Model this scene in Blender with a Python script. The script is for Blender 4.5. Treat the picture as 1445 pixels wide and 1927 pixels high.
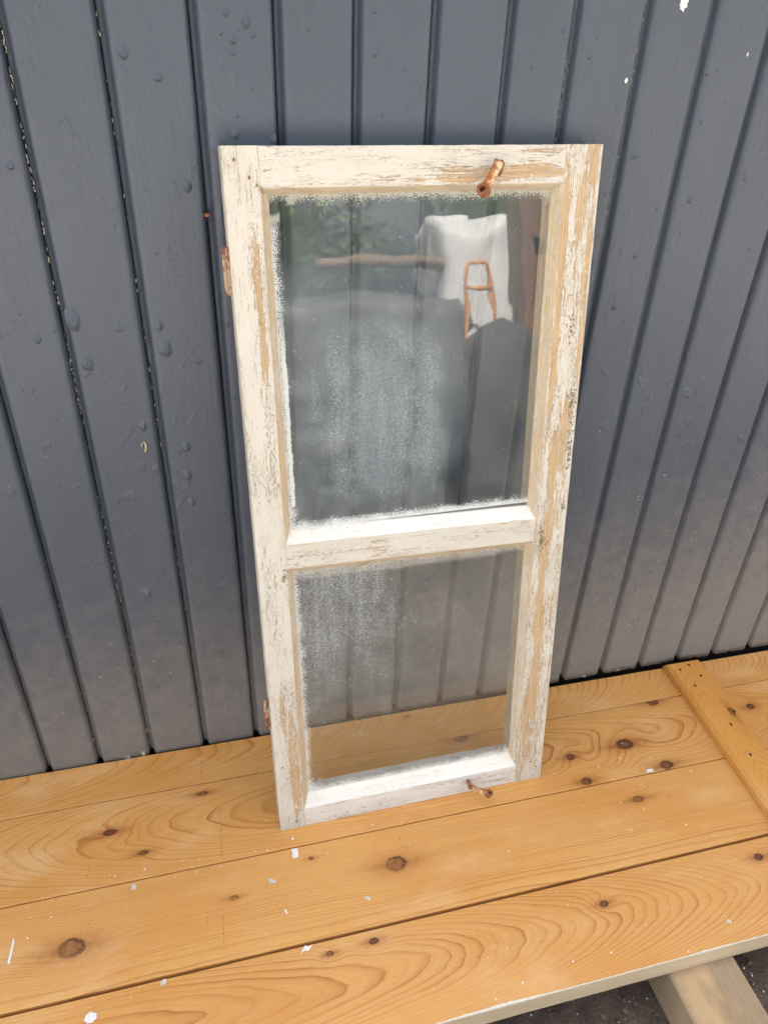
import bpy, bmesh, math, random
from mathutils import Vector, Matrix, noise as mnoise

for o in list(bpy.data.objects):
    bpy.data.objects.remove(o)
SC = bpy.context.scene
COL = SC.collection
R = math.radians
random.seed(7)

# ------------------------------------------------------------------ camera
cam_d = bpy.data.cameras.new('camera')
cam = bpy.data.objects.new('camera', cam_d)
COL.objects.link(cam)
cam.location = (0.1641, -1.1016, 1.2858)
cam.rotation_euler = (0.982, -0.0329, -0.2475)
cam_d.sensor_fit = 'VERTICAL'
cam_d.sensor_height = 36.0
cam_d.sensor_width = 27.0
cam_d.lens = 36.0 * 1432.34 / 1927.0
cam_d.clip_start = 0.02
cam_d.clip_end = 400
SC.camera = cam

# ------------------------------------------------------------------ sky, sun, exposure
SUN_EL, SUN_AZ = R(54), R(-6)          # azimuth from +y towards +x: the sun stands behind the wall, which shades the planks
w = bpy.data.worlds.new('World')
SC.world = w
w.use_nodes = True
wt = w.node_tree
for n in list(wt.nodes):
    wt.nodes.remove(n)
sky = wt.nodes.new('ShaderNodeTexSky')
sky.sky_type = 'NISHITA'
sky.sun_disc = False
sky.sun_elevation = SUN_EL
sky.sun_rotation = SUN_AZ
sky.air_density = 0.8
sky.dust_density = 6.0
sky.ozone_density = 0.6
hs = wt.nodes.new('ShaderNodeHueSaturation')      # hazy sky: the blue is washed out evenly, as the camera's white balance for shade does
hs.inputs['Saturation'].default_value = 0.28
bg = wt.nodes.new('ShaderNodeBackground')
bg.inputs['Strength'].default_value = 0.094
wo = wt.nodes.new('ShaderNodeOutputWorld')
wt.links.new(sky.outputs[0], hs.inputs['Color'])
wt.links.new(hs.outputs[0], bg.inputs['Color'])
wt.links.new(bg.outputs[0], wo.inputs['Surface'])

sun_d = bpy.data.lights.new('sun', 'SUN')
sun_d.energy = 4.5
sun_d.angle = R(0.6)
sun_d.color = (1.0, 0.94, 0.85)
sun = bpy.data.objects.new('sun', sun_d)
COL.objects.link(sun)
sdir = Vector((math.sin(SUN_AZ) * math.cos(SUN_EL), math.cos(SUN_AZ) * math.cos(SUN_EL), math.sin(SUN_EL)))
sun.rotation_euler = (-sdir).to_track_quat('-Z', 'Y').to_euler()
sun.location = sdir * 20
SC.view_settings.view_transform = 'Standard'
SC.view_settings.look = 'None'
SC.view_settings.exposure = 2.94
SC.view_settings.gamma = 1.0
SC.view_settings.use_curve_mapping = False


# ------------------------------------------------------------------ node helpers
class V:
    """a float or vector socket with arithmetic that builds Math nodes"""
    def __init__(s, g, sock):
        s.g, s.s = g, sock
    def _m(s, op, *a):
        return s.g.math(op, s, *a)
    def __add__(s, o): return s._m('ADD', o)
    __radd__ = __add__
    def __mul__(s, o): return s._m('MULTIPLY', o)
    __rmul__ = __mul__
    def __sub__(s, o): return s._m('SUBTRACT', o)
    def __rsub__(s, o): return s.g.math('SUBTRACT', o, s)
    def __truediv__(s, o): return s._m('DIVIDE', o)
    def sqrt(s): return s._m('SQRT')
    def abs(s): return s._m('ABSOLUTE')
    def fract(s): return s._m('FRACT')
    def exp(s): return s._m('EXPONENT')
    def pow(s, e): return s._m('POWER', e)
    def sin(s): return s._m('SINE')
    def max(s, o): return s._m('MAXIMUM', o)
    def min(s, o): return s._m('MINIMUM', o)
    def clamp(s): return s.max(0.0).min(1.0)
    def step(s, a, b):                       # smoothstep from a to b
        n = s.g.nt.nodes.new('ShaderNodeMapRange')
        n.interpolation_type = 'SMOOTHSTEP'
        s.g.put(n.inputs['Value'], s)
        n.inputs['From Min'].default_value = a
        n.inputs['From Max'].default_value = b
        return V(s.g, n.outputs['Result'])


class G:
    def __init__(s, name):
        s.m = bpy.data.materials.new(name)
        s.m.use_nodes = True
        s.nt = s.m.node_tree
        for n in list(s.nt.nodes):
            s.nt.nodes.remove(n)
        s.out = s.nt.nodes.new('ShaderNodeOutputMaterial')
        tc = s.nt.nodes.new('ShaderNodeTexCoord')
        s.P = V(s, tc.outputs['Object'])
        sx = s.nt.nodes.new('ShaderNodeSeparateXYZ')
        s.nt.links.new(tc.outputs['Object'], sx.inputs[0])
        s.x, s.y, s.z = (V(s, sx.outputs[i]) for i in range(3))
    def put(s, inp, v):
        if isinstance(v, V):
            s.nt.links.new(v.s, inp)
        elif isinstance(v, (tuple, list)):
            inp.default_value = tuple(v) + ((1.0,) if len(v) == 3 and inp.type == 'RGBA' else ())
        else:
            inp.default_value = v
    def math(s, op, *a):
        n = s.nt.nodes.new('ShaderNodeMath')
        n.operation = op
        for i, v in enumerate(a):
            s.put(n.inputs[i], v)
        return V(s, n.outputs[0])
    def vec(s, x, y, z):
        n = s.nt.nodes.new('ShaderNodeCombineXYZ')
        for i, v in enumerate((x, y, z)):
            s.put(n.inputs[i], v)
        return V(s, n.outputs[0])
    def noise(s, vec, scale=1.0, detail=2.0, rough=0.5, dist=0.0):
        n = s.nt.nodes.new('ShaderNodeTexNoise')
        s.put(n.inputs['Vector'], vec)
        n.inputs['Scale'].default_value = scale
        n.inputs['Detail'].default_value = detail
        n.inputs['Roughness'].default_value = rough
        n.inputs['Distortion'].default_value = dist
        return V(s, n.outputs['Fac'])
    def voro(s, vec, scale=1.0, feature='F1', out='Distance'):
        n = s.nt.nodes.new('ShaderNodeTexVoronoi')
        n.feature = feature
        s.put(n.inputs['Vector'], vec)
        n.inputs['Scale'].default_value = scale
        return V(s, n.outputs[out])
    def mix(s, f, a, b):
        n = s.nt.nodes.new('ShaderNodeMix')
        n.data_type = 'RGBA'
        s.put(n.inputs[0], f)
        s.put(n.inputs[6], a)
        s.put(n.inputs[7], b)
        return V(s, n.outputs[2])
    def bump(s, h, dist=0.001, strength=1.0, normal=None):
        n = s.nt.nodes.new('ShaderNodeBump')
        n.inputs['Strength'].default_value = strength
        n.inputs['Distance'].default_value = dist
        s.put(n.inputs['Height'], h)
        if normal is not None:
            s.put(n.inputs['Normal'], normal)
        return V(s, n.outputs[0])
    def bsdf(s, color, rough=0.6, normal=None, **kw):
        n = s.nt.nodes.new('ShaderNodeBsdfPrincipled')
        s.put(n.inputs['Base Color'], color)
        s.put(n.inputs['Roughness'], rough)
        if normal is not None:
            s.put(n.inputs['Normal'], normal)
        for k, v in kw.items():
            s.put(n.inputs[k.replace('_', ' ')], v)
        return V(s, n.outputs[0])
    def surf(s, sh):
        s.nt.links.new(sh.s, s.out.inputs['Surface'])
        return s.m


# ------------------------------------------------------------------ materials
def wall_paint():
    g = G('grey_paint')
    big = g.noise(g.vec(g.x * 5.0, g.y * 5.0, g.z * 2.2), 1.0, 4, .6)
    tone = g.mix(big.step(.3, .7), (0.057, 0.071, 0.099), (0.066, 0.082, 0.112))
    dust_bounce = g.noise(g.P, 38, 5, .65) * 0.34 + .08 + (0.58 - g.z) * .80 + g.x * .10      # splash dust, made paler to paint in bounced light, thickest at the foot
    dust_bounce_m = dust_bounce.step(.30, .85)
    col = g.mix(dust_bounce_m * .82, tone, (0.245, 0.228, 0.210))
    specks = g.voro(g.P, 170)
    sel = g.noise(g.P, 60, 2)
    sp = (0.16 - specks).step(0.0, .06) * sel.step(.52, .62) * ((0.75 - g.z) * 1.6).clamp()
    col = g.mix(sp * .55, col, (0.40, 0.36, 0.31))
    # two scuffed strips on the left, as scraped paint
    sc = ((g.z - 0.405 - g.noise(g.x * 30, 1) * .01).abs() * -260.0 + 1.0).clamp() + ((g.z - 0.378 - g.x * .08).abs() * -330.0 + 1.0).clamp()
    scm = sc * (g.noise(g.vec(g.x * 60, g.y, g.z * 500), 1, 3).step(.45, .62)) * ((g.x + 0.12).abs() * -9.0 + 1.0).clamp()
    col = g.mix(scm * .7, col, (0.022, 0.022, 0.023))
    brush = g.noise(g.vec(g.x * 260, g.y * 260, g.z * 9), 1, 4, .6)
    orange = g.noise(g.P, 150, 3, .55)
    lump = g.noise(g.vec(g.x * 46, g.y * 46, g.z * 30), 1, 2, .5)
    brush2 = g.noise(g.vec(g.x * 110, g.y * 110, g.z * 3.5), 1, 3, .6)
    h = brush * .34 + brush2.step(.30, .75) * .14 + orange * .55 + lump.step(.60, .78) * .8 + sp * .8
    nor = g.bump(h, .0015, .95)
    rough = .40 + orange * .12 + dust_bounce_m * .25
    return g.surf(g.bsdf(col, rough, nor, Specular_IOR_Level=.45))


def plain(name, col, rough=.7, var=.25, scale=60, bump=.4, dist=.001, metallic=0.0):
    g = G(name)
    n = g.noise(g.P, scale, 4, .6)
    c = g.mix(n.step(.25, .75), tuple(v * (1 - var) for v in col), tuple(min(1, v * (1 + var)) for v in col))
    return g.surf(g.bsdf(c, rough, g.bump(n, dist, bump), Metallic=metallic))


def pine(name, axis, u0, v0, k, spacing, knots, seed, light=(0.665, 0.345, 0.108), late=(0.36, 0.112, 0.020),
         contrast=.75, marks=(), wob=.010, rough=.30):
    """varnished pine; u runs along the board, v across it. Rings are ellipses about (u0, v0) that bend round the knots."""
    g = G(name)
    u, v = (g.x, g.y) if axis == 'x' else (g.y, g.x)
    side = g.z
    lo = g.noise(g.vec(u * 2.6 + seed, v * 9.0, side * 9.0), 1, 3, .5) - .5
    mid = g.noise(g.vec(u * 14 + seed, v * 55, side * 40), 1, 3, .55) - .5
    F = (((u - u0) * k).pow(2.0) + (v - v0 + side * .35).pow(2.0)) * 9.0 + lo * (wob * 2.6) + mid * (wob * .22)
    halo = core = ring = None
    kd = g.noise(g.vec(u * 85 + seed, v * 110, side * 60), 1, 4, .65) - .5
    kf = g.noise(g.vec(u * 330, v * 360, side * 60), 1, 4, .65)
    for (kx, ky, rx, ry, dark) in knots:
        du, dv = (u - kx) / rx, (v - ky) / ry
        d2 = du * du + dv * dv
        F = F + (d2 * -0.075).exp() * (ry * 2.6)
        d = d2.sqrt() + kd * 1.15 + (kf - .5) * .5
        tail = (((du * .36).pow(2.0) + (dv * .66).pow(2.0)) * -.85).exp() * (.45 + .45 * dark) * (kd * 2.4 + .95)
        spike = ((dv + kd * 1.2).pow(2.0) * -9.0).exp() * (du.abs() * -.50).exp() * (.45 + .55 * dark) * kf.step(.34, .56)
        c = (1.2 - d).step(0.0, .35) * dark * (.66 + .34 * d.min(1.0)) * (.62 + kf * .8)
        r = ((d - 1.0) * (d - 1.0) * -46.0).exp() * kf.step(.22, .44) * (.45 + .65 * (du * .7 + dv * .5 + kd * 2.0).step(-.6, .6))
        halo = tail if halo is None else halo.max(tail)
        c = c.max(spike * .8)
        core = c if core is None else core.max(c)
        ring = r if ring is None else ring.max(r)
    dens = g.noise(g.vec(u * 2.2, v * 13.0 + seed, side * 9), 1, 3, .55)
    warp = g.noise(g.vec(F * 42, seed, 0.0), 1, 2, .5)
    fin = g.noise(g.vec(u * 40 + seed, v * 260, side * 260), 1, 3, .6) - .5
    q = F / spacing + warp * 2.6 + fin * .14
    ph = q.fract()
    band = ph.pow(5.0) * (1.0 - ph.step(.91, 1.0))
    amp1 = g.noise(g.vec((q - ph) * 7.31, seed, u * 1.2), 1, 1, .5).step(.25, .70)        # every ring has its own strength
    band2 = ((q * 2.7).fract()).pow(3.0) * .20
    lw = (band * (.35 + 1.15 * amp1) + band2) * (.12 + .98 * dens.step(.22, .62))
    fib = g.noise(g.vec(u * 22 + seed, v * 900, side * 900), 1, 3, .6)
    col = g.mix((lw * contrast).clamp(), light, late)
    patch = g.noise(g.vec(u * 3.5 + seed, v * 7, side * 4), 1, 3, .55)
    col = g.mix(patch.step(.42, .72) * .50, col, tuple(a * b for a, b in zip(light, (0.86, 0.70, 0.46))))
    col = g.mix(fib.step(.35, .8) * .16, col, tuple(v_ * .55 for v_ in late))
    worn = g.noise(g.vec(u * 5 + 3 * seed, v * 12, side), 1, 5, .6)
    col = g.mix(worn.step(.50, .72) * .36, col, (0.74, 0.49, 0.255))           # thin, paler, worn varnish
    if knots:
        col = g.mix(halo.clamp() * .95, col, (0.33, 0.098, 0.022))
        col = g.mix(core.clamp() * .9, col, (0.075, 0.024, 0.013))
        col = g.mix(ring.clamp() * .85, col, (0.050, 0.018, 0.010))
    for (mu, lo_, hi_, st) in marks:                    # dark saw and string marks across the board
        mm = ((u - mu - (v * .05) + mid * .002).abs() * -700.0 + 1.0).clamp() * g.noise(g.vec(u * 40, v * 190, seed), 1, 2).step(.42, .6) \
             * v.step(lo_, lo_ + .02) * (1.0 - v.step(hi_ - .02, hi_))
        col = g.mix(mm * st, col, (0.13, 0.05, 0.02))
    scr = g.noise(g.vec(u * 9 + seed, v * 330, side), 1, 2, .5)
    scm = scr.step(.72, .78) * worn.step(.45, .60)
    col = g.mix(scm * .30, col, (0.72, 0.55, 0.38))
    h = fib * .35 + lw * -.35
    nor = g.bump(h, .0005, .35)
    rg = rough + worn.step(.4, .75) * .22 + fib * .06
    return g.surf(g.bsdf(col, rg, nor, Specular_IOR_Level=.42))


def flaked(name, axis, base, patches, seed=0.0, paint=(0.595, 0.565, 0.505), crackle=1.0, wood_a=(0.56, 0.405, 0.245), wood_b=(0.41, 0.28, 0.155),
           stain=.35):
    """old cream-white paint that has come off along the grain; u runs along the member"""
    g = G(name)
    u, v = (g.z, g.x) if axis == 'z' else (g.x, g.z)
    dep = g.y
    n1 = g.noise(g.vec(u * 9 + seed, v * 95, dep * 95), 1, 4, .6)
    n2 = g.noise(g.vec(u * 30 + seed, v * 460, dep * 460), 1, 4, .68)
    n3 = g.noise(g.vec(u * 60 + seed, v * 75, dep * 75), 1, 3, .6)
    n4 = g.noise(g.vec(u * 130 + seed, v * 340, dep * 340), 1, 3, .65)
    edge = (n3 - .5) * .9
    peel = None
    for (pu, pv, ru, rv, amt) in patches:
        d = (((u - pu) / ru).pow(2.0) + ((v - pv) / rv).pow(2.0)).sqrt() + edge * .55
        t = (1.55 - d).step(0.0, 1.1) * (amt * .80)
        peel = t if peel is None else peel + t
    val = ((n1 - .5) * .42 + (n2 - .5) * .66 + (n4 - .5) * .30) * 1.35 + .5 + base
    if peel is not None:
        val = val + peel
    bare = val.step(.555, .60)
    # crackle in the paint
    cr = g.voro(g.vec(u * 105 + seed, v * 300 + n3 * 2.2, dep * 300), 1, 'DISTANCE_TO_EDGE')
    czone = g.noise(g.vec(u * 7 + seed * 2, v * 40, dep * 40), 1, 3, .6).step(.46, .66)
    crack = (.060 - cr).step(0.0, .04) * czone * n4.step(.42, .56) * crackle
    slit = (g.noise(g.vec(u * 16 + seed * 3, v * 260, dep * 260), 1, 3, .6) - .5).abs() * -30.0 + 1.0
    slits = slit.clamp() * g.noise(g.vec(u * 12, v * 60 + seed, dep * 60), 1, 3).step(.46, .62) * n4.step(.38, .56) * .9 * crackle
    dots = (0.17 - g.voro(g.P, 260)).step(0.0, .05) * g.noise(g.P, 55, 3, .6).step(.56, .66)
    wv = g.noise(g.vec(u * 16 + seed, v * 700, dep * 700), 1, 4, .6)
    wood = g.mix(wv.step(.32, .68), wood_b, wood_a)
    wood = g.mix(n1.step(.58, .75) * .5, wood, (0.52, 0.42, 0.29))
    st = g.noise(g.vec(u * 5, v * 22 + seed, dep * 20), 1, 5, .65)
    pc = g.mix(st.step(.40, .72) * stain, paint, tuple(a * b for a, b in zip(paint, (0.83, 0.76, 0.68))))
    pc = g.mix(n2.step(.45, .7) * .22, pc, tuple(a * .82 for a in paint))
    near = val.step(.515, .555) * (1.0 - bare)
    pc = g.mix(near * .35, pc, (0.78, 0.74, 0.69))
    col = g.mix(((crack + slits).clamp()) * .72, pc, (0.21, 0.145, 0.09))
    col = g.mix(bare, col, wood)
    col = g.mix(dots * .75, col, (0.075, 0.055, 0.04))
    h = (1.0 - bare) * .9 - (crack + slits).clamp() * .7 + wv * bare * .5 + n3 * .22 + n2 * .25
    return g.surf(g.bsdf(col, .62, g.bump(h, .0011, .85), Specular_IOR_Level=.3))


def schlick(g, normal):
    ge = g.nt.nodes.new('ShaderNodeNewGeometry')
    d = g.nt.nodes.new('ShaderNodeVectorMath'); d.operation = 'DOT_PRODUCT'
    g.nt.links.new(ge.outputs['Incoming'], d.inputs[0]); g.put(d.inputs[1], normal)
    c = V(g, d.outputs['Value']).abs().min(1.0)
    return (1.0 - c).pow(5.0) * .955 + .045


def clear_glass():
    g = G('window_glass')
    tr = g.nt.nodes.new('ShaderNodeBsdfTransparent'); tr.inputs['Color'].default_value = (.965, .98, .97, 1)
    gl = g.nt.nodes.new('ShaderNodeBsdfGlossy'); gl.inputs['Roughness'].default_value = .018
    mx = g.nt.nodes.new('ShaderNodeMixShader')
    wav = g.noise(g.vec(g.x * 9, g.y * 9, g.z * 6), 1, 2, .4)
    b = g.bump(wav, .0009, .8)
    g.put(gl.inputs['Normal'], b)
    g.put(mx.inputs[0], schlick(g, b))
    g.nt.links.new(tr.outputs[0], mx.inputs[1]); g.nt.links.new(gl.outputs[0], mx.inputs[2])
    return g.surf(V(g, mx.outputs[0]))


def dirty_glass(name, x0, x1, z0, z1, upper):
    """the same pane glass with a film of dirt, frost-like specks and brushed paint along its edges"""
    g = G(name)
    tr = g.nt.nodes.new('ShaderNodeBsdfTransparent'); tr.inputs['Color'].default_value = (.965, .98, .97, 1)
    gl = g.nt.nodes.new('ShaderNodeBsdfGlossy'); gl.inputs['Roughness'].default_value = .018
    mx = g.nt.nodes.new('ShaderNodeMixShader')
    wav = g.noise(g.vec(g.x * 9, g.y * 9, g.z * 6), 1, 2, .4)
    b = g.bump(wav, .0009, .8)
    g.put(gl.inputs['Normal'], b)
    g.put(mx.inputs[0], schlick(g, b))
    g.nt.links.new(tr.outputs[0], mx.inputs[1]); g.nt.links.new(gl.outputs[0], mx.inputs[2])
    P2 = g.vec(g.x, 0.0, g.z)
    fine = g.noise(P2, 520, 2, .75)
    med = g.noise(P2, 170, 4, .7)
    fr2 = g.noise(P2, 480, 3, .72)
    streak = g.noise(g.vec(g.x * 40, 0.0, g.z * 7), 1, 4, .6)
    big = g.noise(P2, 13, 4, .6)
    big2 = g.noise(P2, 34, 4, .62)
    dl, dr, dt, db = g.x - x0, x1 - g.x, z1 - g.z, g.z - z0
    def fringe(d, width, ragged, amp=1.0):
        q = (1.35 - d / width + (big2 - .5) * 1.6 + (med - .5) * ragged * .5).max(0.0).min(1.6)
        return (fr2 - .655 + q * .215).step(0.0, .07) * q.step(0.02, .25) * amp
    white = None
    def add(t):
        nonlocal white
        white = t if white is None else white.max(t)
    if upper:
        lw = .0125
        add(fringe(dl, lw, 1.3, .80) * (1.0 - g.z.step(1.045, 1.075)))
        # the solid brushed stripe that runs down the left edge
        stripe_c = .0035 + (g.z - .64) * -.0 
        s_ = ((dl - .0068 - (big2 - .5) * .006) .abs() * -1.0 + .0040 + (med - .5) * .0050) * 700.0
        add(s_.clamp() * (1.0 - g.z.step(.86, 1.0)) * g.z.step(.640, .648) * .85)
        add(fringe(db, .0150, 1.7, .85))
        tf = fringe(dt, .013, 1.9, .75)
        corner = (((g.x - x0) * (g.x - x0) * 1.0 + (g.z - z1) * (g.z - z1)).sqrt())
        cr = ((corner - .030 + (med - .5) * .012).abs() * -110.0 + 1.0).clamp().step(.1, .7) * (1.0 - dl.min(dt) / .016).clamp().step(.0, .4) * .62
        cream = tf.max(cr)
        rtc = ((g.x - x1) * (g.x - x1) + (g.z - z1) * (g.z - z1)).sqrt()
        cream = cream.max((1.0 - rtc / .035 + (fine - .5) * 2.2 + (med - .5) * 1.5).step(.45, .75) * .7)
        # dried haze: heavy down the middle-left, clean towards the right
        zone = g.x.step(.065, .17) * (1.0 - g.x.step(.285 , .325)) * (1.0 - g.z.step(.84, 1.02)) * (.55 + .45 * g.z.step(.615, .70))
        left = (1.0 - g.x.step(.07, .16)) * .45 * (1.0 - g.z.step(.96, 1.05))
        amt = (zone + left).clamp()
        amt = (amt + (big2 - .5) * .8 * amt.step(0.0, .5) + (big - .5) * .9 * amt.step(0.0, .5)).clamp()
        haze = (fine * .72 + med * .34 + (streak - .5) * .26 - .640 + amt * .168).step(.0, .13) * amt.step(.02, .3) * .44
        film = .03 + .08 * big.step(.3, .7) * (1.0 - g.x.step(.25, .46) * .7) + amt * (.10 + .10 * big2.step(.35, .65))
    else:
        add(fringe(dl, .0125, 1.8, .8))
        add(fringe(db, .0150, 1.6, .9))
        tf = fringe(dt, .012, 2.2, .55)
        rtc = (((g.x - x1) * .55).pow(2.0) + (g.z - z1) * (g.z - z1)).sqrt()
        cream = tf.max((1.0 - rtc / .028 + (fine - .5) * 2.2 + (med - .5) * 1.8).step(.5, .8) * .6)
        lbc = ((g.x - x0) * (g.x - x0) + (g.z - z0) * (g.z - z0)).sqrt()
        add((1.0 - lbc / .060 + (fine - .5) * 1.9 + (med - .5) * 1.7).step(.55, .85) * .85)
        rbc = (((g.x - x1) * .8).pow(2.0) + (g.z - z0) * (g.z - z0)).sqrt()
        add((1.0 - rbc / .040 + (fine - .5) * 1.9 + (med - .5) * 1.7).step(.55, .85) * .85)
        amt = (1.0 - g.x.step(.12, .40)) * (.25 + .75 * g.z.step(.16, .42))
        amt = (amt + (big2 - .5) * 1.3 * amt.step(0.0, .5) + (big - .5) * .9 * amt.step(0.0, .5)).clamp()
        haze = (fine * .72 + med * .34 + (streak - .5) * .26 - .650 + amt * .160).step(.0, .07) * amt.step(.02, .3) * .46
        film = .035 + .055 * big.step(.3, .7) + .06 * g.z.step(.16, .34)
    lint = g.noise(g.vec(g.x * 60, 0.0, g.z * 60), 1, 2, .5, 3.0)
    lint = ((lint - .5).abs() * -160.0 + 1.0).clamp() * g.noise(P2, 21, 3).step(.60, .66) * .35
    speck = (0.11 - g.voro(P2, 120)).step(0.0, .05) * g.noise(P2, 40, 2).step(.5, .6) * .7
    film_c = (0.42, 0.475, 0.51) if upper else (0.62, 0.56, 0.49)
    hz = g.mix(haze / (haze + film + .001), film_c, (0.50, 0.57, 0.615))
    c2 = g.mix(white, hz, (0.74, 0.755, 0.745))
    c3 = g.mix(cream, c2, (0.60, 0.585, 0.49))
    alpha = film.max(haze).max(white).max(cream).max(lint).max(speck)
    df = g.nt.nodes.new('ShaderNodeBsdfDiffuse')
    g.put(df.inputs['Color'], g.mix(speck.max(lint), c3, (.75, .74, .70)))
    g.put(df.inputs['Normal'], g.bump(alpha, .0006, .5))
    m2 = g.nt.nodes.new('ShaderNodeMixShader')
    g.put(m2.inputs[0], alpha.clamp())
    g.nt.links.new(mx.outputs[0], m2.inputs[1]); g.nt.links.new(df.outputs[0], m2.inputs[2])
    return g.surf(V(g, m2.outputs[0]))


def rusty():
    g = G('rusted_painted_iron')
    n = g.noise(g.P, 75, 4, .6)
    n2 = g.noise(g.P, 420, 4, .6)
    rust = g.mix(n2.step(.3, .7), (0.20, 0.055, 0.016), (0.50, 0.165, 0.035))
    col = g.mix((n * .75 + n2 * .25).step(.38, .50), (0.64, 0.52, 0.33), rust)
    return g.surf(g.bsdf(col, .68, g.bump(n2 + n * .6, .0008, .9)))


def soil():
    g = G('dark_soil')
    n = g.noise(g.P, 28, 6, .65)
    n2 = g.noise(g.P, 240, 4, .7)
    col = g.mix((n * .6 + n2 * .5).step(.35, .75), (0.040, 0.027, 0.020), (0.150, 0.112, 0.085))
    sp = (0.19 - g.voro(g.P, 130)).step(0.0, .05) * g.noise(g.P, 33, 2).step(.52, .6)
    col = g.mix(sp * .8, col, (0.45, 0.40, 0.35))
    return g.surf(g.bsdf(col, .92, g.bump(n2 + n, .004, .9)))


def leaf_mat(name, a, b):
    g = G(name)
    n = g.noise(g.P, 1.3, 3, .6)
    col = g.mix(n.step(.3, .7), a, b)
    return g.surf(g.bsdf(col, .6, None, Specular_IOR_Level=.3))


def edge_paint():
    g = G('beige_edge_paint')
    n = g.noise(g.vec(g.x * 6, g.y * 30, g.z * 40), 1, 5, .6)
    col = g.mix(n.step(.3, .7), (0.54, 0.43, 0.29), (0.62, 0.51, 0.36))
    f = g.noise(g.vec(g.x * 60, g.y * 60, g.z * 120), 1, 4, .6)
    chips = f.step(.60, .66) * (g.z + .006).step(-.008, .004)
    col = g.mix(chips * .8, col, (0.66, 0.61, 0.53))
    dots = (0.15 - g.voro(g.P, 170)).step(0.0, .05) * n.step(.45, .6)
    col = g.mix(dots * .7, col, (0.17, 0.12, 0.07))
    return g.surf(g.bsdf(col, .6, g.bump(f, .0008, .5)))


M = {}
M['wall'] = wall_paint()
M['dark'] = plain('dark_backing', (0.012, 0.011, 0.010), .95)
M['white_chip'] = plain('white_paint_chip', (0.76, 0.74, 0.71), .6, .08, 400, .3, .0003)
M['grey_chip'] = plain('grey_paint_chip', (0.58, 0.53, 0.47), .6, .15, 400, .3, .0003)
M['straw'] = plain('straw_debris', (0.50, 0.40, 0.26), .8, .3, 300)
M['bare_crack'] = plain('bare_wood_and_primer', (0.36, 0.34, 0.29), .8, .35, 300)
M['soil'] = soil()
M['rust'] = rusty()
M['rust_dark'] = plain('rusted_iron', (0.26, 0.095, 0.045), .75, .5, 260, .9)
M['edge_paint'] = edge_paint()
M['glass'] = clear_glass()
M['nail'] = plain('dark_nail_hole', (0.045, 0.022, 0.014), .85, .5, 400)
M['beam'] = pine('weathered_beam_wood', 'y', 3.2, 0.86, .03, .0060, [], 5.0, light=(0.33, 0.245, 0.158), late=(0.19, 0.132, 0.078), contrast=.8, rough=.75)

# ------------------------------------------------------------------ mesh helpers
def link(name, bm, mats, parent=None, smooth=None):
    me = bpy.data.meshes.new(name)
    bm.normal_update()
    bm.to_mesh(me)
    bm.free()
    for m in (mats if isinstance(mats, (list, tuple)) else [mats]):
        me.materials.append(m)
    if smooth:
        for p in me.polygons:
            p.use_smooth = True
    o = bpy.data.objects.new(name, me)
    COL.objects.link(o)
    if parent is not None:
        o.parent = parent
    return o

def tag(o, label, cat, group=None):
    o['label'] = label
    o['category'] = cat
    if group:
        o['group'] = group
    return o

def empty(name, loc=(0, 0, 0)):
    o = bpy.data.objects.new(name, None)
    o.empty_display_size = .05
    COL.objects.link(o)
    o.location = loc
    return o

def prism(bm, poly, a0, a1, segs, place, wob=0.0, seed=0.0, mat_of=None, endmat=0):
    """sweep a closed polygon between a0 and a1; place(p, a) gives the 3-D point; mat_of gives a material per side"""
    rings = []
    for i in range(segs + 1):
        a = a0 + (a1 - a0) * i / segs
        ring = []
        for j, p in enumerate(poly):
            c = Vector(place(p, a))
            if wob:
                c += Vector([mnoise.noise(Vector((a * 38 + seed + 17 * k, p[0] * 40, p[1] * 40))) * wob for k in range(3)])
            ring.append(bm.verts.new(c))
        rings.append(ring)
    n = len(poly)
    for i in range(segs):
        for j in range(n):
            f = bm.faces.new((rings[i][j], rings[i][(j + 1) % n], rings[i + 1][(j + 1) % n], rings[i + 1][j]))
            f.material_index = mat_of[j] if mat_of else 0
    for ring in (rings[0], rings[-1]):
        f = bm.faces.new(ring)
        f.material_index = endmat
    bmesh.ops.recalc_face_normals(bm, faces=bm.faces[:])

def box(bm, x0, x1, y0, y1, z0, z1, bev=0.0, mat=0):
    vs = [bm.verts.new((x, y, z)) for x in (x0, x1) for y in (y0, y1) for z in (z0, z1)]
    fs = [bm.faces.new([vs[i] for i in q]) for q in ((0, 1, 3, 2), (4, 6, 7, 5), (0, 4, 5, 1), (2, 3, 7, 6), (0, 2, 6, 4), (1, 5, 7, 3))]
    for f in fs:
        f.material_index = mat
    bmesh.ops.recalc_face_normals(bm, faces=fs)
    if bev:
        es = list({e for f in fs for e in f.edges})
        bmesh.ops.bevel(bm, geom=es, offset=bev, segments=2, affect='EDGES', profile=.6)

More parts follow.
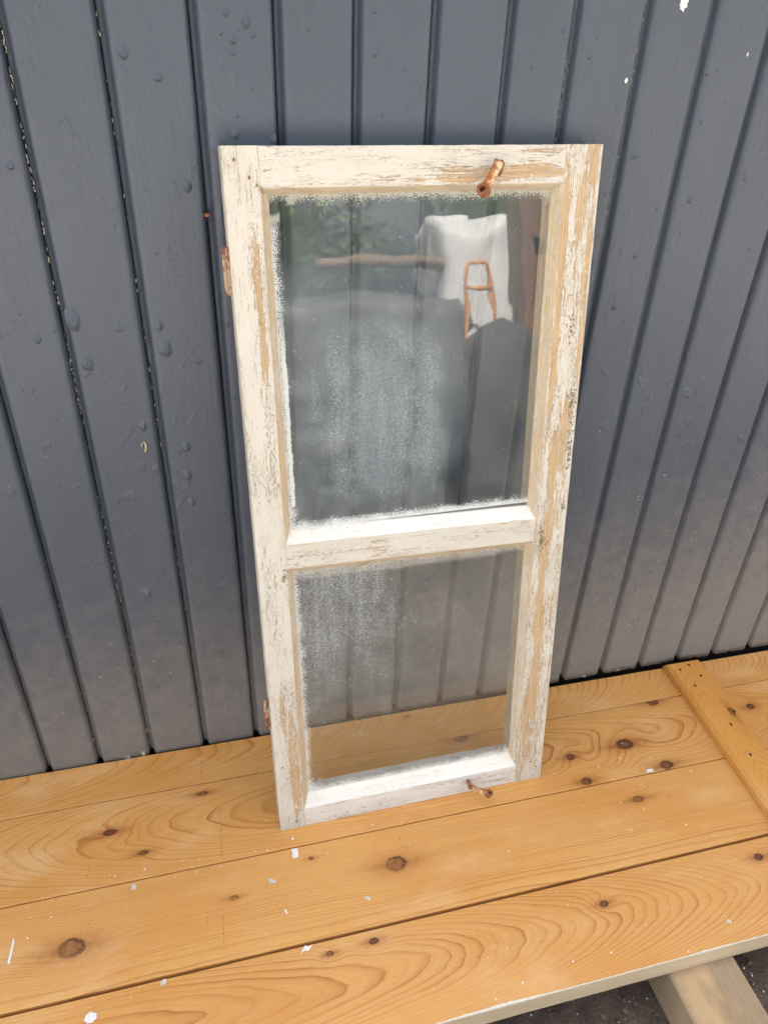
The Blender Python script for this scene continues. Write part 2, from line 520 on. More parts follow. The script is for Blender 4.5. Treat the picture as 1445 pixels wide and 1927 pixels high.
def tube(bm, pts, rad, n=10, cap=True):
    """round bar through the points, with a radius per point or one for all"""
    pts = [Vector(p) for p in pts]
    rings = []
    for i, p in enumerate(pts):
        t = (pts[min(i + 1, len(pts) - 1)] - pts[max(i - 1, 0)]).normalized()
        a = t.cross(Vector((0, 0, 1)))
        if a.length < .1:
            a = t.cross(Vector((0, 1, 0)))
        a.normalize()
        b = t.cross(a)
        r = rad[i] if isinstance(rad, (list, tuple)) else rad
        rings.append([bm.verts.new(p + (a * math.cos(2 * math.pi * k / n) + b * math.sin(2 * math.pi * k / n)) * r) for k in range(n)])
    for i in range(len(rings) - 1):
        for k in range(n):
            bm.faces.new((rings[i][k], rings[i][(k + 1) % n], rings[i + 1][(k + 1) % n], rings[i + 1][k]))
    if cap:
        bm.faces.new(rings[0]); bm.faces.new(rings[-1])
    bmesh.ops.recalc_face_normals(bm, faces=bm.faces[:])

# ------------------------------------------------------------------ ground
bm = bmesh.new()
gv = {}
def ground_steps(lo, hi, near0, near1, fine, coarse):
    v, out = lo, []
    while v < hi:
        out.append(v)
        v += fine if near0 <= v < near1 else coarse
    return out + [hi]
GX = ground_steps(-60, 60, -1.0, 2.0, .03, 1.0)
GY = ground_steps(-80, 30, -1.2, .1, .03, 1.0)
GROUND_Z = -0.137
for i, x in enumerate(GX):
    for j, y in enumerate(GY):
        z = GROUND_Z + (mnoise.noise((x * 9, y * 9, 0)) * .005 if -1.2 < x < 2.2 and -1.4 < y < .3 else 0)
        gv[i, j] = bm.verts.new((x, y, z - .003))
for i in range(len(GX) - 1):
    for j in range(len(GY) - 1):
        bm.faces.new((gv[i, j], gv[i + 1, j], gv[i + 1, j + 1], gv[i, j + 1]))
gr = link('ground', bm, M['soil'], smooth=True)
gr['kind'] = 'structure'

# pale gravel sheet over the ground, added to bounce sunlight onto the wall
bm = bmesh.new()
yv = {}
YX = [-9 + .5 * i for i in range(45)]
YY = [-1.72 - .35 * j for j in range(26)]
for i, x in enumerate(YX):
    for j, y in enumerate(YY):
        yv[i, j] = bm.verts.new((x, y + .06 * mnoise.noise((x * 1.3, 2, 0)), GROUND_Z + .003 + .006 * mnoise.noise((x, y, 4)) * (1 if j else 0) + (0 if j else -.012)))
for i in range(len(YX) - 1):
    for j in range(len(YY) - 1):
        bm.faces.new((yv[i, j], yv[i, j + 1], yv[i + 1, j + 1], yv[i + 1, j]))
bmesh.ops.recalc_face_normals(bm, faces=bm.faces[:])
yd = link('added_bounce_yard', bm, plain('pale_bounce_gravel', (0.37, 0.33, 0.285), .9, .25, 90, .8, .006), smooth=True)
yd['kind'] = 'structure'

# ------------------------------------------------------------------ the panelled wall
wall = empty('panelled_wall', (0, 0, 0))
tag(wall, 'dark grey painted wall of upright tongue and groove boards behind the old window', 'wall')
FACE = -0.010
seam_x = {-2: -0.2034, -1: -0.1075, 0: -0.0066, 1: 0.1, 2: 0.2042, 3: 0.3045, 4: 0.4043, 5: 0.5058, 6: 0.608, 7: 0.6994, 8: 0.8027,
          9: 0.9013, 10: 0.9991, 11: 1.099, 12: 1.1991, 13: 1.2953, 14: 1.395}
def sx(i):
    return seam_x.get(i, i * .1 - .0035)
WTOP = 2.45
boards = {}
for i in range(-14, 30):
    x0, x1 = sx(i), sx(i + 1)
    wd = x1 - x0
    lead = .0050 + .001 * mnoise.noise((i * 3.3, 1, 1))
    prof = [(.0002, .007), (.0007, .0042), (.0025, .0032), (lead, .0028), (lead + .0014, .0012), (lead + .0032, -.0035), (lead + .0050, -.0074), (lead + .0068, -.0093), (lead + .0090, FACE)]
    nface = 16
    for k in range(1, nface):
        prof.append((lead + .009 + (wd - .0078 - lead - .009) * k / nface, FACE))
    prof += [(wd - .0078, FACE), (wd - .0056, FACE + .0008), (wd - .0036, FACE + .0034), (wd - .0018, FACE + .0078), (wd - .0008, FACE + .0128), (wd - .0005, .0060)]
    zb = -.0075 if x0 < .28 else (-.004 + min(1.0, (x0 - .28) / .7) * .010)
    zb += mnoise.noise((i * 7.7, 5, 1)) * .002
    zs = [None, .004, .02, .12, .35, .7, 1.1, 1.6, WTOP]
    dy = mnoise.noise((i * 5.1, 0, 3)) * .0009
    bm = bmesh.new()
    rows = []
    for r, z in enumerate(zs):
        row = []
        for (px, py) in prof:
            jag = .0042 * mnoise.noise((px * 130 + i * 10, 0, 0)) + .0020 * mnoise.noise((px * 420 + i * 10, 3, 0))
            if mnoise.noise((px * 50 + i * 31, 8, 0)) > .36:
                jag += .0025
            jag += .0085 * max(0, 1 - px / .017) ** 1.5 + .0045 * max(0, 1 - (wd - px) / .007) ** 2
            z_ = zb + jag if z is None else max(zb + .012, .0) + z
            row.append(bm.verts.new((x0 + px, py + (dy if py < 0 else 0), z_)))
        rows.append(row)
    back = [bm.verts.new((v.co.x, .012, v.co.z + .001)) for v in rows[0]]
    for a, b in zip([back] + rows[:-1], rows):
        for k in range(len(prof) - 1):
            bm.faces.new((a[k], a[k + 1], b[k + 1], b[k]))
    bmesh.ops.recalc_face_normals(bm, faces=bm.faces[:])
    o = link('board', bm, M['wall'], wall, smooth=True)
    boards[i] = o
bm = bmesh.new()
box(bm, sx(-14), sx(30), .013, .14, -.30, WTOP, 0)
link('shade_backing', bm, M['dark'], wall)  # near-black slab: paints the gaps dark and stops sun leaking under the wall
def board_at(x):
    return max(i for i in boards if sx(i) <= x)

# blisters in the paint film: (x, z, half width, half height, relief)
bl = [(.270, 1.264, 5.5, 9, 4), (.253, 1.245, 5.5, 7, 3.5), (.247, 1.272, 4, 6, 3), (.260, 1.255, 2.2, 3, 1.6), (.277, 1.250, 4, 5, 2.4), (.124, 1.229, 7, 9, 3.8),
      (.161, 1.204, 5.5, 7, 3.2), (.248, 1.142, 5, 8, 3.6), (.182, 1.080, 6, 9, 4), (.018, .845, 8, 12, 4.2), (.127, .861, 9, 14, 5), (.123, .895, 5, 9, 3),
      (.011, .911, 8, 18, 4.5), (.080, .740, 5, 11, 3), (.139, .697, 7, 10, 4.5), (.135, .646, 7, 10, 4.5), (.136, .593, 5.5, 11, 3.6), (.043, .416, 6, 11, 3.6), (-.040, .885, 5, 8, 3),
      (-.026, 1.106, 5, 6, 3), (.239, 1.251, 3, 4, 2), (.252, 1.231, 4, 5, 2.4), (.252, 1.163, 3.5, 5, 2.2), (.844, .887, 6.5, 8, 3.5), (.727, .974, 5, 6, 2.4), (.923, 1.160, 4, 7, 2.2),
      (1.022, 1.083, 4, 9, 2.2), (.935, 1.050, 5, 7, 2.4), (.862, .968, 5, 6, 2.2), (.826, 1.114, 6, 7, 2.4), (.728, 1.236, 3, 5, 1.8), (.736, 1.258, 3, 5, 1.8), (.428, 1.278, 2.5, 3.5, 1.6),
      (.471, 1.217, 2.5, 3.5, 1.5), (.430, 1.233, 3, 4, 1.8), (.345, 1.257, 3, 4, 1.6), (.914, 1.221, 4, 6, 2), (.684, 1.266, 3, 5, 1.8), (.297, 1.135, 4, 6, 2.4), (.385, 1.155, 2.5, 4, 1.5), (.566, 1.187, 3, 6, 1.6)]
dome = {}
def dome_into(bm, cx, cy, cz, rx, rz, hh, seedv, droop=.25, n=14, rr=7):
    rings = []
    top = bm.verts.new((cx, cy - hh, cz))
    for a in range(1, rr + 1):
        t = a / rr
        h = hh * (0.5 + .5 * math.cos(math.pi * min(1, t ** 1.25))) - (.0004 if a == rr else 0)
        ring = []
        for k in range(n):
            an = 2 * math.pi * k / n
            wv = 1 + .22 * mnoise.noise((math.cos(an) * 1.1 + seedv, math.sin(an) * 1.1, seedv))
            ring.append(bm.verts.new((cx + rx * t * wv * math.cos(an), cy - h, cz + rz * t * wv * math.sin(an) - droop * rz * (1 - t))))
        rings.append(ring)
    for k in range(n):
        bm.faces.new((top, rings[0][(k + 1) % n], rings[0][k]))
        for a in range(rr - 1):
            bm.faces.new((rings[a][k], rings[a][(k + 1) % n], rings[a + 1][(k + 1) % n], rings[a + 1][k]))
for j, (x, z, rx, rz, hh) in enumerate(bl):
    bm = bmesh.new()
    dome_into(bm, x, FACE + .0003, z, rx * .00130, rz * .00115, hh * .00110, j * 3.1)
    bmesh.ops.recalc_face_normals(bm, faces=bm.faces[:])
    link('paint_blister', bm, M['wall'], boards[board_at(x)], smooth=True)
# the many pimples too small to pick apart, one mesh per board
rb = random.Random(5)
for i in range(-4, 16):
    bm = bmesh.new()
    for _ in range(46 if i < 4 else 40):
        x = rb.uniform(sx(i) + .024, sx(i + 1) - .010)
        z = rb.uniform(.15, 1.6) ** 1.0
        s = rb.choice((.0011, .0014, .0018, .0024))
        dome_into(bm, x, FACE + .0003, z, s * rb.uniform(.8, 1.4), s * rb.uniform(1, 2.2), s * rb.uniform(.45, .8), rb.uniform(0, 99), .2, 7, 3)
    bmesh.ops.recalc_face_normals(bm, faces=bm.faces[:])
    o = link('paint_pimples', bm, M['wall'], boards[i], smooth=True)
    o['kind'] = 'stuff'

# paint missing in the cracks: ragged light flecks wedged in some grooves
def flecks(i, z0, z1, n, mats, seed, wide=.0016):
    r = random.Random(seed)
    bm = bmesh.new()
    for _ in range(n):
        z = r.uniform(z0, z1)
        if mnoise.noise((z * 16, seed, 0)) < -.12:
            continue
        x = sx(i) + r.uniform(-.0001, wide)
        h, ww = r.uniform(.0008, .0032), r.uniform(.0003, .0009)
        y = .0030 - r.uniform(.0016, .0040)
        vs = [bm.verts.new((x + a * ww + r.uniform(-.0004, .0004), y + r.uniform(-.0006, .0006) + dd, z + b * h)) for dd in (0, .0012) for a, b in ((-1, -1), (1, -.8), (.8, 1), (-.7, .9))]
        for q in ((0, 1, 2, 3), (4, 7, 6, 5), (0, 4, 5, 1), (1, 5, 6, 2), (2, 6, 7, 3), (3, 7, 4, 0)):
            f = bm.faces.new([vs[t] for t in q])
            f.material_index = r.choice((0, 0, 1))
    o = link('bare_flecks', bm, mats, boards[i])
    o['kind'] = 'stuff'
fm = [M['bare_crack'], M['dark']]
flecks(0, .02, 1.45, 270, [M['bare_crack'], M['dark'], M['straw']], 3, .002)
flecks(1, .02, 1.35, 170, [M['dark'], M['bare_crack']], 4)
flecks(-1, .02, .5, 60, [M['dark'], M['bare_crack']], 6)
flecks(7, 1.1, 1.45, 60, fm, 8, .001)
flecks(8, .95, 1.4, 60, fm, 9, .001)

for (fx, fz, fw, fh, lean) in ((-.052, .004, .013, .0045, .004), (-.020, .006, .006, .008, .002), (.958, .010, .010, .003, .003), (1.045, .012, .007, .003, .003), (.35, .006, .008, .003, .003)):
    bm = bmesh.new()
    n_ = 9
    fl = []
    for k in range(n_):
        t = k / (n_ - 1)
        wv = mnoise.noise((fx * 90 + t * 6, 2, 0))
        px = fx + fw * (t - .5)
        top, low = fz + fh * (.5 + .3 * wv), fz - fh * (.6 + .5 * wv)
        fl.append([bm.verts.new(p) for p in ((px, FACE - .0006, top), (px, FACE - .0014 - lean * t, low), (px, FACE - .0008 - lean * t, low), (px, FACE - .0001, top))])
    for a, c in zip(fl, fl[1:]):
        for q in range(4):
            bm.faces.new((a[q], a[(q + 1) % 4], c[(q + 1) % 4], c[q]))
    bm.faces.new(fl[0]); bm.faces.new(fl[-1])
    bmesh.ops.recalc_face_normals(bm, faces=bm.faces[:])
    link('loose_flake', bm, M['straw'] if abs(fx + .020) < .001 else M['wall'], boards[board_at(fx)])

# scraps and sawdust caught on the paint low on the wall
r = random.Random(21)
bm = bmesh.new()
for _ in range(620):
    x = r.uniform(-.4, 1.7)
    z = .012 + abs(r.gauss(0, .26))
    if x < .2 and r.random() < .6 or z > 1.2:
        continue
    i = board_at(x)
    if x - sx(i) < .022 or sx(i + 1) - x < .009:
        continue
    a = r.uniform(0, 3.14)
    L, T = r.uniform(.0005, .0022), r.uniform(.0002, .0005)
    ca, sa = math.cos(a), math.sin(a)
    vs = [bm.verts.new((x + ca * L * p - sa * T * q, FACE - .0001 - d, z + sa * L * p + ca * T * q)) for d in (0, .0006) for p, q in ((-1, -1), (1, -1), (1, 1), (-1, 1))]
    for q in ((0, 1, 2, 3), (4, 5, 6, 7), (0, 1, 5, 4), (1, 2, 6, 5), (2, 3, 7, 6), (3, 0, 4, 7)):
        f = bm.faces.new([vs[t] for t in q])
        f.material_index = 0 if r.random() < .6 else 1
o = link('clinging_sawdust', bm, [M['straw'], M['grey_chip']], wall)
o['kind'] = 'stuff'

def chip_mesh(outline, th, seed, curl=0.0):
    """thin ragged flake in the x-y plane, its base at z = 0"""
    bm = bmesh.new()
    n = len(outline)
    cx, cy = sum(p[0] for p in outline) / n, sum(p[1] for p in outline) / n
    up, dn = [], []
    pts = []
    for k, (px, py) in enumerate(outline):
        nx, ny = outline[(k + 1) % n]
        for t in (0, .2, .4, .6, .8):
            x, y = px + (nx - px) * t, py + (ny - py) * t
            j = 1 + .22 * mnoise.noise((x * 700 + seed, y * 700, seed)) + .26 * mnoise.noise((x * 1900 + seed, y * 1900, seed))
            pts.append((cx + (x - cx) * j, cy + (y - cy) * j))
    for (x, y) in pts:
        cz = curl * ((x - cx) ** 2 + (y - cy) ** 2) * 1000
        up.append(bm.verts.new((x, y, th + cz)))
        dn.append(bm.verts.new((x, y, cz)))
    c1, c0 = bm.verts.new((cx, cy, th * 1.2)), bm.verts.new((cx, cy, 0))
    m_ = len(up)
    for k in range(m_):
        bm.faces.new((up[k], up[(k + 1) % m_], c1)); bm.faces.new((dn[(k + 1) % m_], dn[k], c0))
        bm.faces.new((dn[k], dn[(k + 1) % m_], up[(k + 1) % m_], up[k]))
    bmesh.ops.recalc_face_normals(bm, faces=bm.faces[:])
    return bm
def oval(a, b, n=9, rot=0.0):
    return [(a * math.cos(2 * math.pi * k / n) * math.cos(rot) - b * math.sin(2 * math.pi * k / n) * math.sin(rot),
             a * math.cos(2 * math.pi * k / n) * math.sin(rot) + b * math.sin(2 * math.pi * k / n) * math.cos(rot)) for k in range(n)]
for x, z, a, b in ((.854, 1.301, .0055, .010), (.789, 1.208, .0020, .0032), (.972, 1.243, .0010, .0024)):
    bm = chip_mesh(oval(a, b, 9), .0005, x * 50)
    bmesh.ops.rotate(bm, verts=bm.verts[:], cent=(0, 0, 0), matrix=Matrix.Rotation(R(90), 3, 'X'))
    bmesh.ops.translate(bm, verts=bm.verts[:], vec=(x, FACE + .0001 + .0009 * 0, z))
    link('bare_patch', bm, M['white_chip'], boards[board_at(x)])

# ------------------------------------------------------------------ plank platform
plat = empty('plank_platform', (.5, -.3, -.05))
tag(plat, 'low platform of honey coloured varnished pine planks along the foot of the wall', 'platform')
PT, PB = 0.0, -0.049
XL, XR = -1.0, 2.2
# (y back, y front, top, material)
K1 = [(-.34, -.06, .006, .004, .5), (.32, -.126, .004, .003, .6)]
pl1 = pine('pine_plank_back', 'x', -.85, -.022, .115, .0085, [(-.34, -.06, .006, .004, .5), (.53, -.030, .004, .003, .4)], 1.3, contrast=.95, marks=[(.095, -.1055, -.02, .5)])
pl2 = pine('pine_plank_second', 'x', .55, -.185, .145, .0090,
           [(.090, -.129, .010, .0045, .8), (-.079, -.176, .011, .006, 1.0), (-.019, -.231, .008, .004, .9), (.959, -.203, .017, .0115, 1.0), (.832, -.208, .0085, .007, .9),
            (.837, -.270, .010, .008, .9), (1.018, -.270, .013, .009, .9), (1.080, -.111, .012, .008, .9), (.626, -.113, .012, .008, .8), (1.291, -.170, .008, .007, 1.0)], 4.1,
           contrast=.95, marks=[(.130, -.28, -.15, .6), (-.10, -.28, -.19, .4)])
pl3 = pine('pine_plank_third', 'x', .30, -.480, .055, .0090,
           [(.419, -.354, .0165, .0125, .55), (-.130, -.376, .019, .0140, .55), (.918, -.330, .011, .006, .6), (.272, -.309, .004, .003, .7), (.131, -.351, .007, .004, .35)], 7.7,
           contrast=.85, light=(0.690, 0.365, 0.116), marks=[(.13, -.44, -.36, .6), (.105, -.40, -.36, .4)])
pl4 = pine('pine_plank_front', 'x', -.20, -.528, .120, .0070,
           [(.348, -.476, .007, .0048, 1.0), (.274, -.479, .006, .004, .7), (.752, -.506, .007, .005, 1.0), (1.075, -.491, .008, .006, 1.0)], 9.2, contrast=.92)
ROWS = [(-.0128, -.1045, PT, pl1, 1), (-.1065, -.2800, PT + .0006, pl2, 2), (-.2816, -.4522, PT - .0002, pl3, 3), (-.4572, -.6172, PT - .0016, pl4, 4)]
for yb, yf, zt, mat, k in ROWS:
    bm = bmesh.new()
    b = .0011
    poly = [(yb, zt - b), (yb - b, zt)] + [(yb - b + (yf + b - yb + b) * q / 6, zt) for q in range(1, 6)] + [(yf + b, zt), (yf, zt - b), (yf, PB), (yb, PB)]
    mo = [0] * len(poly)
    if k == 4:
        mo[8] = 1
    prism(bm, poly, XL, XR, 90, lambda p, a, k=k: (a, p[0] - (max(-.4, min(1.6, a)) * .0052 if k == 1 and p[0] > -.03 else 0), p[1]), .0005, k * 9.0, mo)
    o = link('plank', bm, [mat, M['edge_paint']], plat)
    o.matrix_parent_inverse = plat.matrix_world.inverted()
    o.parent = plat
    o.location = (-.5, .3, .05)
    o.matrix_parent_inverse = Matrix.Identity(4)
# white paint left along the front arris
r = random.Random(4)
bm = bmesh.new()
seg = []
x = .16
N = 210
for k in range(N + 1):
    x = .16 + 1.0 * k / N
    d = .5 + .5 * mnoise.noise((x * 14, 2, 0)) + .35 * mnoise.noise((x * 60, 5, 0))
    big = math.exp(-((x - .52) / .09) ** 2) * .8 + math.exp(-((x - .90) / .16) ** 2) * .25
    wt_ = max(0.0002, .0003 + .0048 * (d * .5 + big - .40)) + .0007 * mnoise.noise((x * 260, 1, 1))
    wd_ = max(.0004, .0012 + .006 * (d - .45 + big * .6) + .0012 * mnoise.noise((x * 300, 4, 1)))
    zt = PT - .0016
    seg.append([bm.verts.new(p) for p in ((x, -.6172 + max(.0003, wt_), zt + .0001), (x, -.6172 + max(.0002, wt_ * .8), zt + .0007), (x, -.6177, zt + .0003),
                                          (x, -.6182, zt - .0012), (x, -.6180, zt - wd_), (x, -.6171, zt - wd_ - .0003))])
for a, b in zip(seg, seg[1:]):
    for q in range(5):
        bm.faces.new((a[q], a[q + 1], b[q + 1], b[q]))
bmesh.ops.recalc_face_normals(bm, faces=bm.faces[:])
o = link('chipped_paint_line', bm, plain('cream_paint_chip', (0.66, 0.60, 0.50), .6, .15, 300), plat)
o.location = (-.5, .3, .05)

# the batten nailed across the planks, its end cut at a slant
bat = pine('pine_batten', 'y', -1.0, 1.20, .13, .0060, [(1.185, -.235, .0, .0, 0)][:0] + [(-.19, 1.222, .010, .006, .55)], 2.6, light=(0.66, 0.315, 0.072), late=(0.34, 0.115, 0.018), contrast=.8)
bm = bmesh.new()
bt = .0225
poly = [(1.1615, .0008), (1.1615, .0150), (1.1685, bt), (1.185, bt + .0003), (1.2420, bt), (1.2445, .0205), (1.2445, .0008)]
def bplace(p, a):
    y = -.016 - a
    if a == 0:
        y -= max(0, (p[1] - .006)) * .95
    return (p[0] + (a) * -.045, y, p[1])
prism(bm, poly, 0, .62, 40, bplace, .0005, 3.3)
o = link('batten', bm, bat, plat)
o.location = (-.5, .3, .05)
batten = o
for (hx, hy) in ((1.181, -.052), (1.2105, -.043), (1.2175, -.079), (1.187, -.104), (1.228, -.190), (1.198, -.221), (1.189, -.300), (1.216, -.330)):
    bm = bmesh.new()
    bmesh.ops.create_circle(bm, cap_ends=True, segments=9, radius=.0030)
    for v in bm.verts:
        v.co.x *= .9 + .25 * mnoise.noise((hx * 99, v.co.x * 500, 2)); v.co.y *= 1.35
    ex = bmesh.ops.extrude_face_region(bm, geom=bm.faces[:])
    bmesh.ops.translate(bm, verts=[g_ for g_ in ex['geom'] if isinstance(g_, bmesh.types.BMVert)], vec=(0, 0, .0012))
    bmesh.ops.translate(bm, verts=bm.verts[:], vec=(hx, hy, bt - .0006))
    bmesh.ops.recalc_face_normals(bm, faces=bm.faces[:])
    link('nail_head', bm, M['nail'], batten)

# the beam under the platform
bm = bmesh.new()
bpoly = [(.8245, GROUND_Z), (.8245, PB - .006), (.8275, PB - .0015), (.886, PB - .0012), (.9465, PB - .0015), (.9495, PB - .006), (.9495, GROUND_Z)]
prism(bm, bpoly, -1.35, -.03, 40, lambda p, a: (p[0], a, p[1]), .0008, 8.1)
tag(link('support_beam', bm, M['beam']), 'weathered squared timber beam lying on the soil under the planks', 'beam')

# ------------------------------------------------------------------ the old window
sash = empty('window_sash', (0.227, -0.2435, 0.0009))
U = Vector((1, .0077, 0)).normalized()
NN = Vector((.0076, -.9864, .1642)).normalized()
UP = NN.cross(U).normalized()
sash.matrix_world = Matrix(((U.x, -NN.x, UP.x, .227), (U.y, -NN.y, UP.y, -.2435), (U.z, -NN.z, UP.z, .0009), (0, 0, 0, 1)))
tag(sash, 'old flaking white two pane window leaning against the grey wall', 'window')
W_, H_, TH, GD = .5233, 1.1487, .0445, .018
b = .0011
stile_l = flaked('flaked_paint_stile_left', 'z', -.110,
                 [(1.000, .0335, .052, .0065, .30), (.905, .0345, .075, .0048, .28), (.865, .034, .02, .006, .2), (.17, .033, .13, .011, .27), (.09, .036, .06, .011, .22), (.275, .021, .055, .005, .26),
                  (.47, .028, .10, .008, .10), (.69, .036, .05, .01, .12), (1.09, .03, .04, .012, .05), (.545, .040, .03, .006, .16)], 1.7)
stile_l_in = flaked('flaked_paint_bevel_left', 'z', .045, [(.72, .05, .10, .02, .2), (.2, .05, .2, .02, .16), (1.0, .05, .10, .02, .10)], 2.9, paint=(0.60, 0.54, 0.44), crackle=.7, wood_a=(0.60, 0.48, 0.33), wood_b=(0.46, 0.34, 0.20))
stile_r = flaked('flaked_paint_stile_right', 'z', .010,
                 [(1.125, .512, .035, .006, .34), (1.07, .497, .05, .008, .16), (1.0, .474, .12, .006, .28), (.95, .516, .10, .0045, .20), (.74, .503, .06, .008, .20), (.63, .497, .07, .007, .14), (.52, .489, .06, .009, .26),
                  (.40, .486, .07, .008, .20), (.28, .494, .12, .008, .22), (.16, .484, .12, .012, .18), (.68, .488, .05, .007, .26), (.84, .475, .10, .005, .22)], 3.1, wood_a=(0.56, 0.41, 0.25), wood_b=(0.42, 0.29, 0.16))
stile_r_in = flaked('flaked_paint_bevel_right', 'z', .060, [(.80, .46, .30, .02, .10)], 4.4, paint=(0.62, 0.565, 0.455), crackle=.6, wood_a=(0.64, 0.53, 0.375), wood_b=(0.52, 0.40, 0.25))
rail_t = flaked('flaked_paint_rail_top', 'x', -.100, [(.425, 1.118, .050, .009, .34), (.44, 1.141, .04, .003, .26), (.35, 1.110, .09, .012, .20), (.27, 1.105, .12, .006, .12)], 5.3, crackle=.8)
rail_t_in = flaked('flaked_shaded_bevel_top', 'x', -.02, [], 6.2, paint=(0.54, 0.48, 0.375), crackle=.5)  # yellowed cream paint, darkened as well for the shade on downward bevels
rail_m = flaked('flaked_paint_rail_middle', 'x', -.105, [(.195, .568, .020, .016, .16), (.06, .555, .02, .012, .17), (.44, .58, .06, .01, .10)], 7.4, crackle=.7)
rail_b = flaked('flaked_paint_rail_bottom', 'x', -.115, [(.455, .02, .03, .02, .12)], 8.8, paint=(0.70, 0.67, 0.64), stain=.5)
rail_lit = flaked('lit_paint_bevel', 'x', -.17, [], 9.5, paint=(0.78, 0.75, 0.70), crackle=.4, stain=.15)  # paler copy of the paint: sky light put into the upward bevels

def sweep_part(name, poly, a0, a1, place, mats, mo, seed, segs=110):
    bm = bmesh.new()
    prism(bm, poly, a0, a1, segs, place, .00045, seed, mo)
    return link(name, bm, mats, sash)
# stiles: (x, depth)
pl_ = [(b, 0), (.0452, 0), (.0475, .0028), (.0553, .0150), (.0575, GD), (.0575, TH), (0, TH), (0, b)]
sweep_part('stile', pl_, 0, H_, lambda p, a: (p[0], p[1], a), [stile_l, stile_l_in], [0, 1, 1, 1, 1, 0, 0, 0], 1.0)
pr_ = [(W_ - b, 0), (.4680, 0), (.4662, .0028), (.4598, .0150), (.4580, GD), (.4580, TH), (W_, TH), (W_, b)]
sweep_part('stile', pr_, 0, H_, lambda p, a: (p[0], p[1], a), [stile_r, stile_r_in], [0, 1, 1, 1, 1, 0, 0, 0], 2.0)
# rails: (z, depth)
RX0, RX1 = .0461, .4672
pt_ = [(H_ - .0005 - b, .0004), (1.1000, .0004), (1.0980, .0030), (1.0925, .0145), (1.0910, GD), (1.0910, TH - .001), (H_ - .0005, TH - .001), (H_ - .0005, b)]
sweep_part('rail', pt_, RX0, RX1, lambda p, a: (a, p[1], p[0]), [rail_t, rail_t_in], [0, 1, 1, 1, 1, 0, 0, 0], 3.0)
def mid_tilt(z, a):
    return z + (a - .046) * -.008 / .42 * 1.0 + .004
pm_ = [(.5890, .0006), (.5465, .0006), (.5440, .0035), (.5335, .0150), (.5315, GD), (.5315, TH - .001), (.6070, TH - .001), (.6070, GD), (.6050, .0150), (.5915, .0035)]
sweep_part('rail', pm_, RX0, RX1, lambda p, a: (a, p[1], mid_tilt(p[0], a) - .003), [rail_m, rail_t_in, rail_lit], [0, 1, 1, 1, 1, 0, 0, 2, 2, 2], 4.0)
pb_ = [(.0425, .0006), (.0006, .0006), (.0002, TH - .001), (.0635, TH - .001), (.0635, GD), (.0605, .0155), (.0560, .0118), (.0548, .0122), (.0505, .0086), (.0493, .0090), (.0440, .0028)]
sweep_part('rail', pb_, RX0, RX1, lambda p, a: (a, p[1], p[0]), [rail_b, rail_lit], [0, 0, 0, 0, 1, 1, 1, 1, 1, 1, 1], 5.0)
# dark joint lines are real gaps: a recessed tenon fills each joint
for (tx, z0, z1) in ((.0452, .003, .062), (.0452, .536, .605), (.0452, 1.093, 1.146), (.4671, .003, .062), (.4671, .536, .605), (.4671, 1.093, 1.146)):
    bm = bmesh.new()
    box(bm, tx - .0012, tx + .0022, .0200, .0400, z0, z1)
    link('tenon', bm, M['dark'], sash)
# panes
for (z0, z1, up_) in ((.606, 1.0918, True), (.0628, .5322, False)):
    bm = bmesh.new()
    box(bm, .0569, .4586, GD + .0004, GD + .0034, z0, z1)
    for f in bm.faces:
        f.material_index = 1 if f.normal.y < -.5 else 0
    link('glass_pane', bm, [M['glass'], dirty_glass('dirty_glass_upper' if up_ else 'dirty_glass_lower', .0575, .458, z0 + .001, z1 - .001, up_)], sash)

# rusted stay hooks
def flat_bar(bm, p0, p1, wid, th, bend=0.0, n=14, face=Vector((0, -1, 0))):
    p0, p1 = Vector(p0), Vector(p1)
    t = (p1 - p0).normalized()
    s = t.cross(face).normalized()
    f = s.cross(t).normalized()
    prev = []
    for i in range(n + 1):
        q = i / n
        c = p0.lerp(p1, q) + f * bend * math.sin(math.pi * q)
        k = 1.0 + .25 * (abs(q - .5) * 2) ** 3
        hw = wid * .5 * k * (1 - .0 * q)
        prev.append([bm.verts.new(c + s * (hw * a) + f * (th * .5 * b_)) for a, b_ in ((-1, -.5), (-1, .5), (-.6, 1), (.6, 1), (1, .5), (1, -.5), (.6, -1), (-.6, -1))])
    for a, c in zip(prev, prev[1:]):
        for k in range(8):
            bm.faces.new((a[k], a[(k + 1) % 8], c[(k + 1) % 8], c[k]))
    bm.faces.new(prev[0]); bm.faces.new(prev[-1])
def ring_into(bm, c, axis, r_out, r_in, length, n=18):
    c, axis = Vector(c), Vector(axis).normalized()
    a = axis.cross(Vector((0, 0, 1))).normalized(); b_ = axis.cross(a)
    prof = [(r_out * .93, -1), (r_out, -.7), (r_out, .7), (r_out * .93, 1), (r_in, 1), (r_in * .95, .3), (r_in * .95, -.8)]
    rings = []
    for k in range(n):
        an = 2 * math.pi * k / n
        d = a * math.cos(an) + b_ * math.sin(an)
        rings.append([bm.verts.new(c + d * rr * (1 + .05 * mnoise.noise((an * 2, rr * 300, 0))) + axis * (h * length * .5)) for rr, h in prof])
    m_ = len(prof)
    for k in range(n):
        for j in range(m_ - 1):
            bm.faces.new((rings[k][j], rings[k][j + 1], rings[(k + 1) % n][j + 1], rings[(k + 1) % n][j]))
        bm.faces.new((rings[k][m_ - 1], rings[k][0], rings[(k + 1) % n][0], rings[(k + 1) % n][m_ - 1])) if False else None
    bm.faces.new([rings[k][m_ - 1] for k in range(n)])
    bm.faces.new([rings[k][0] for k in range(n)])
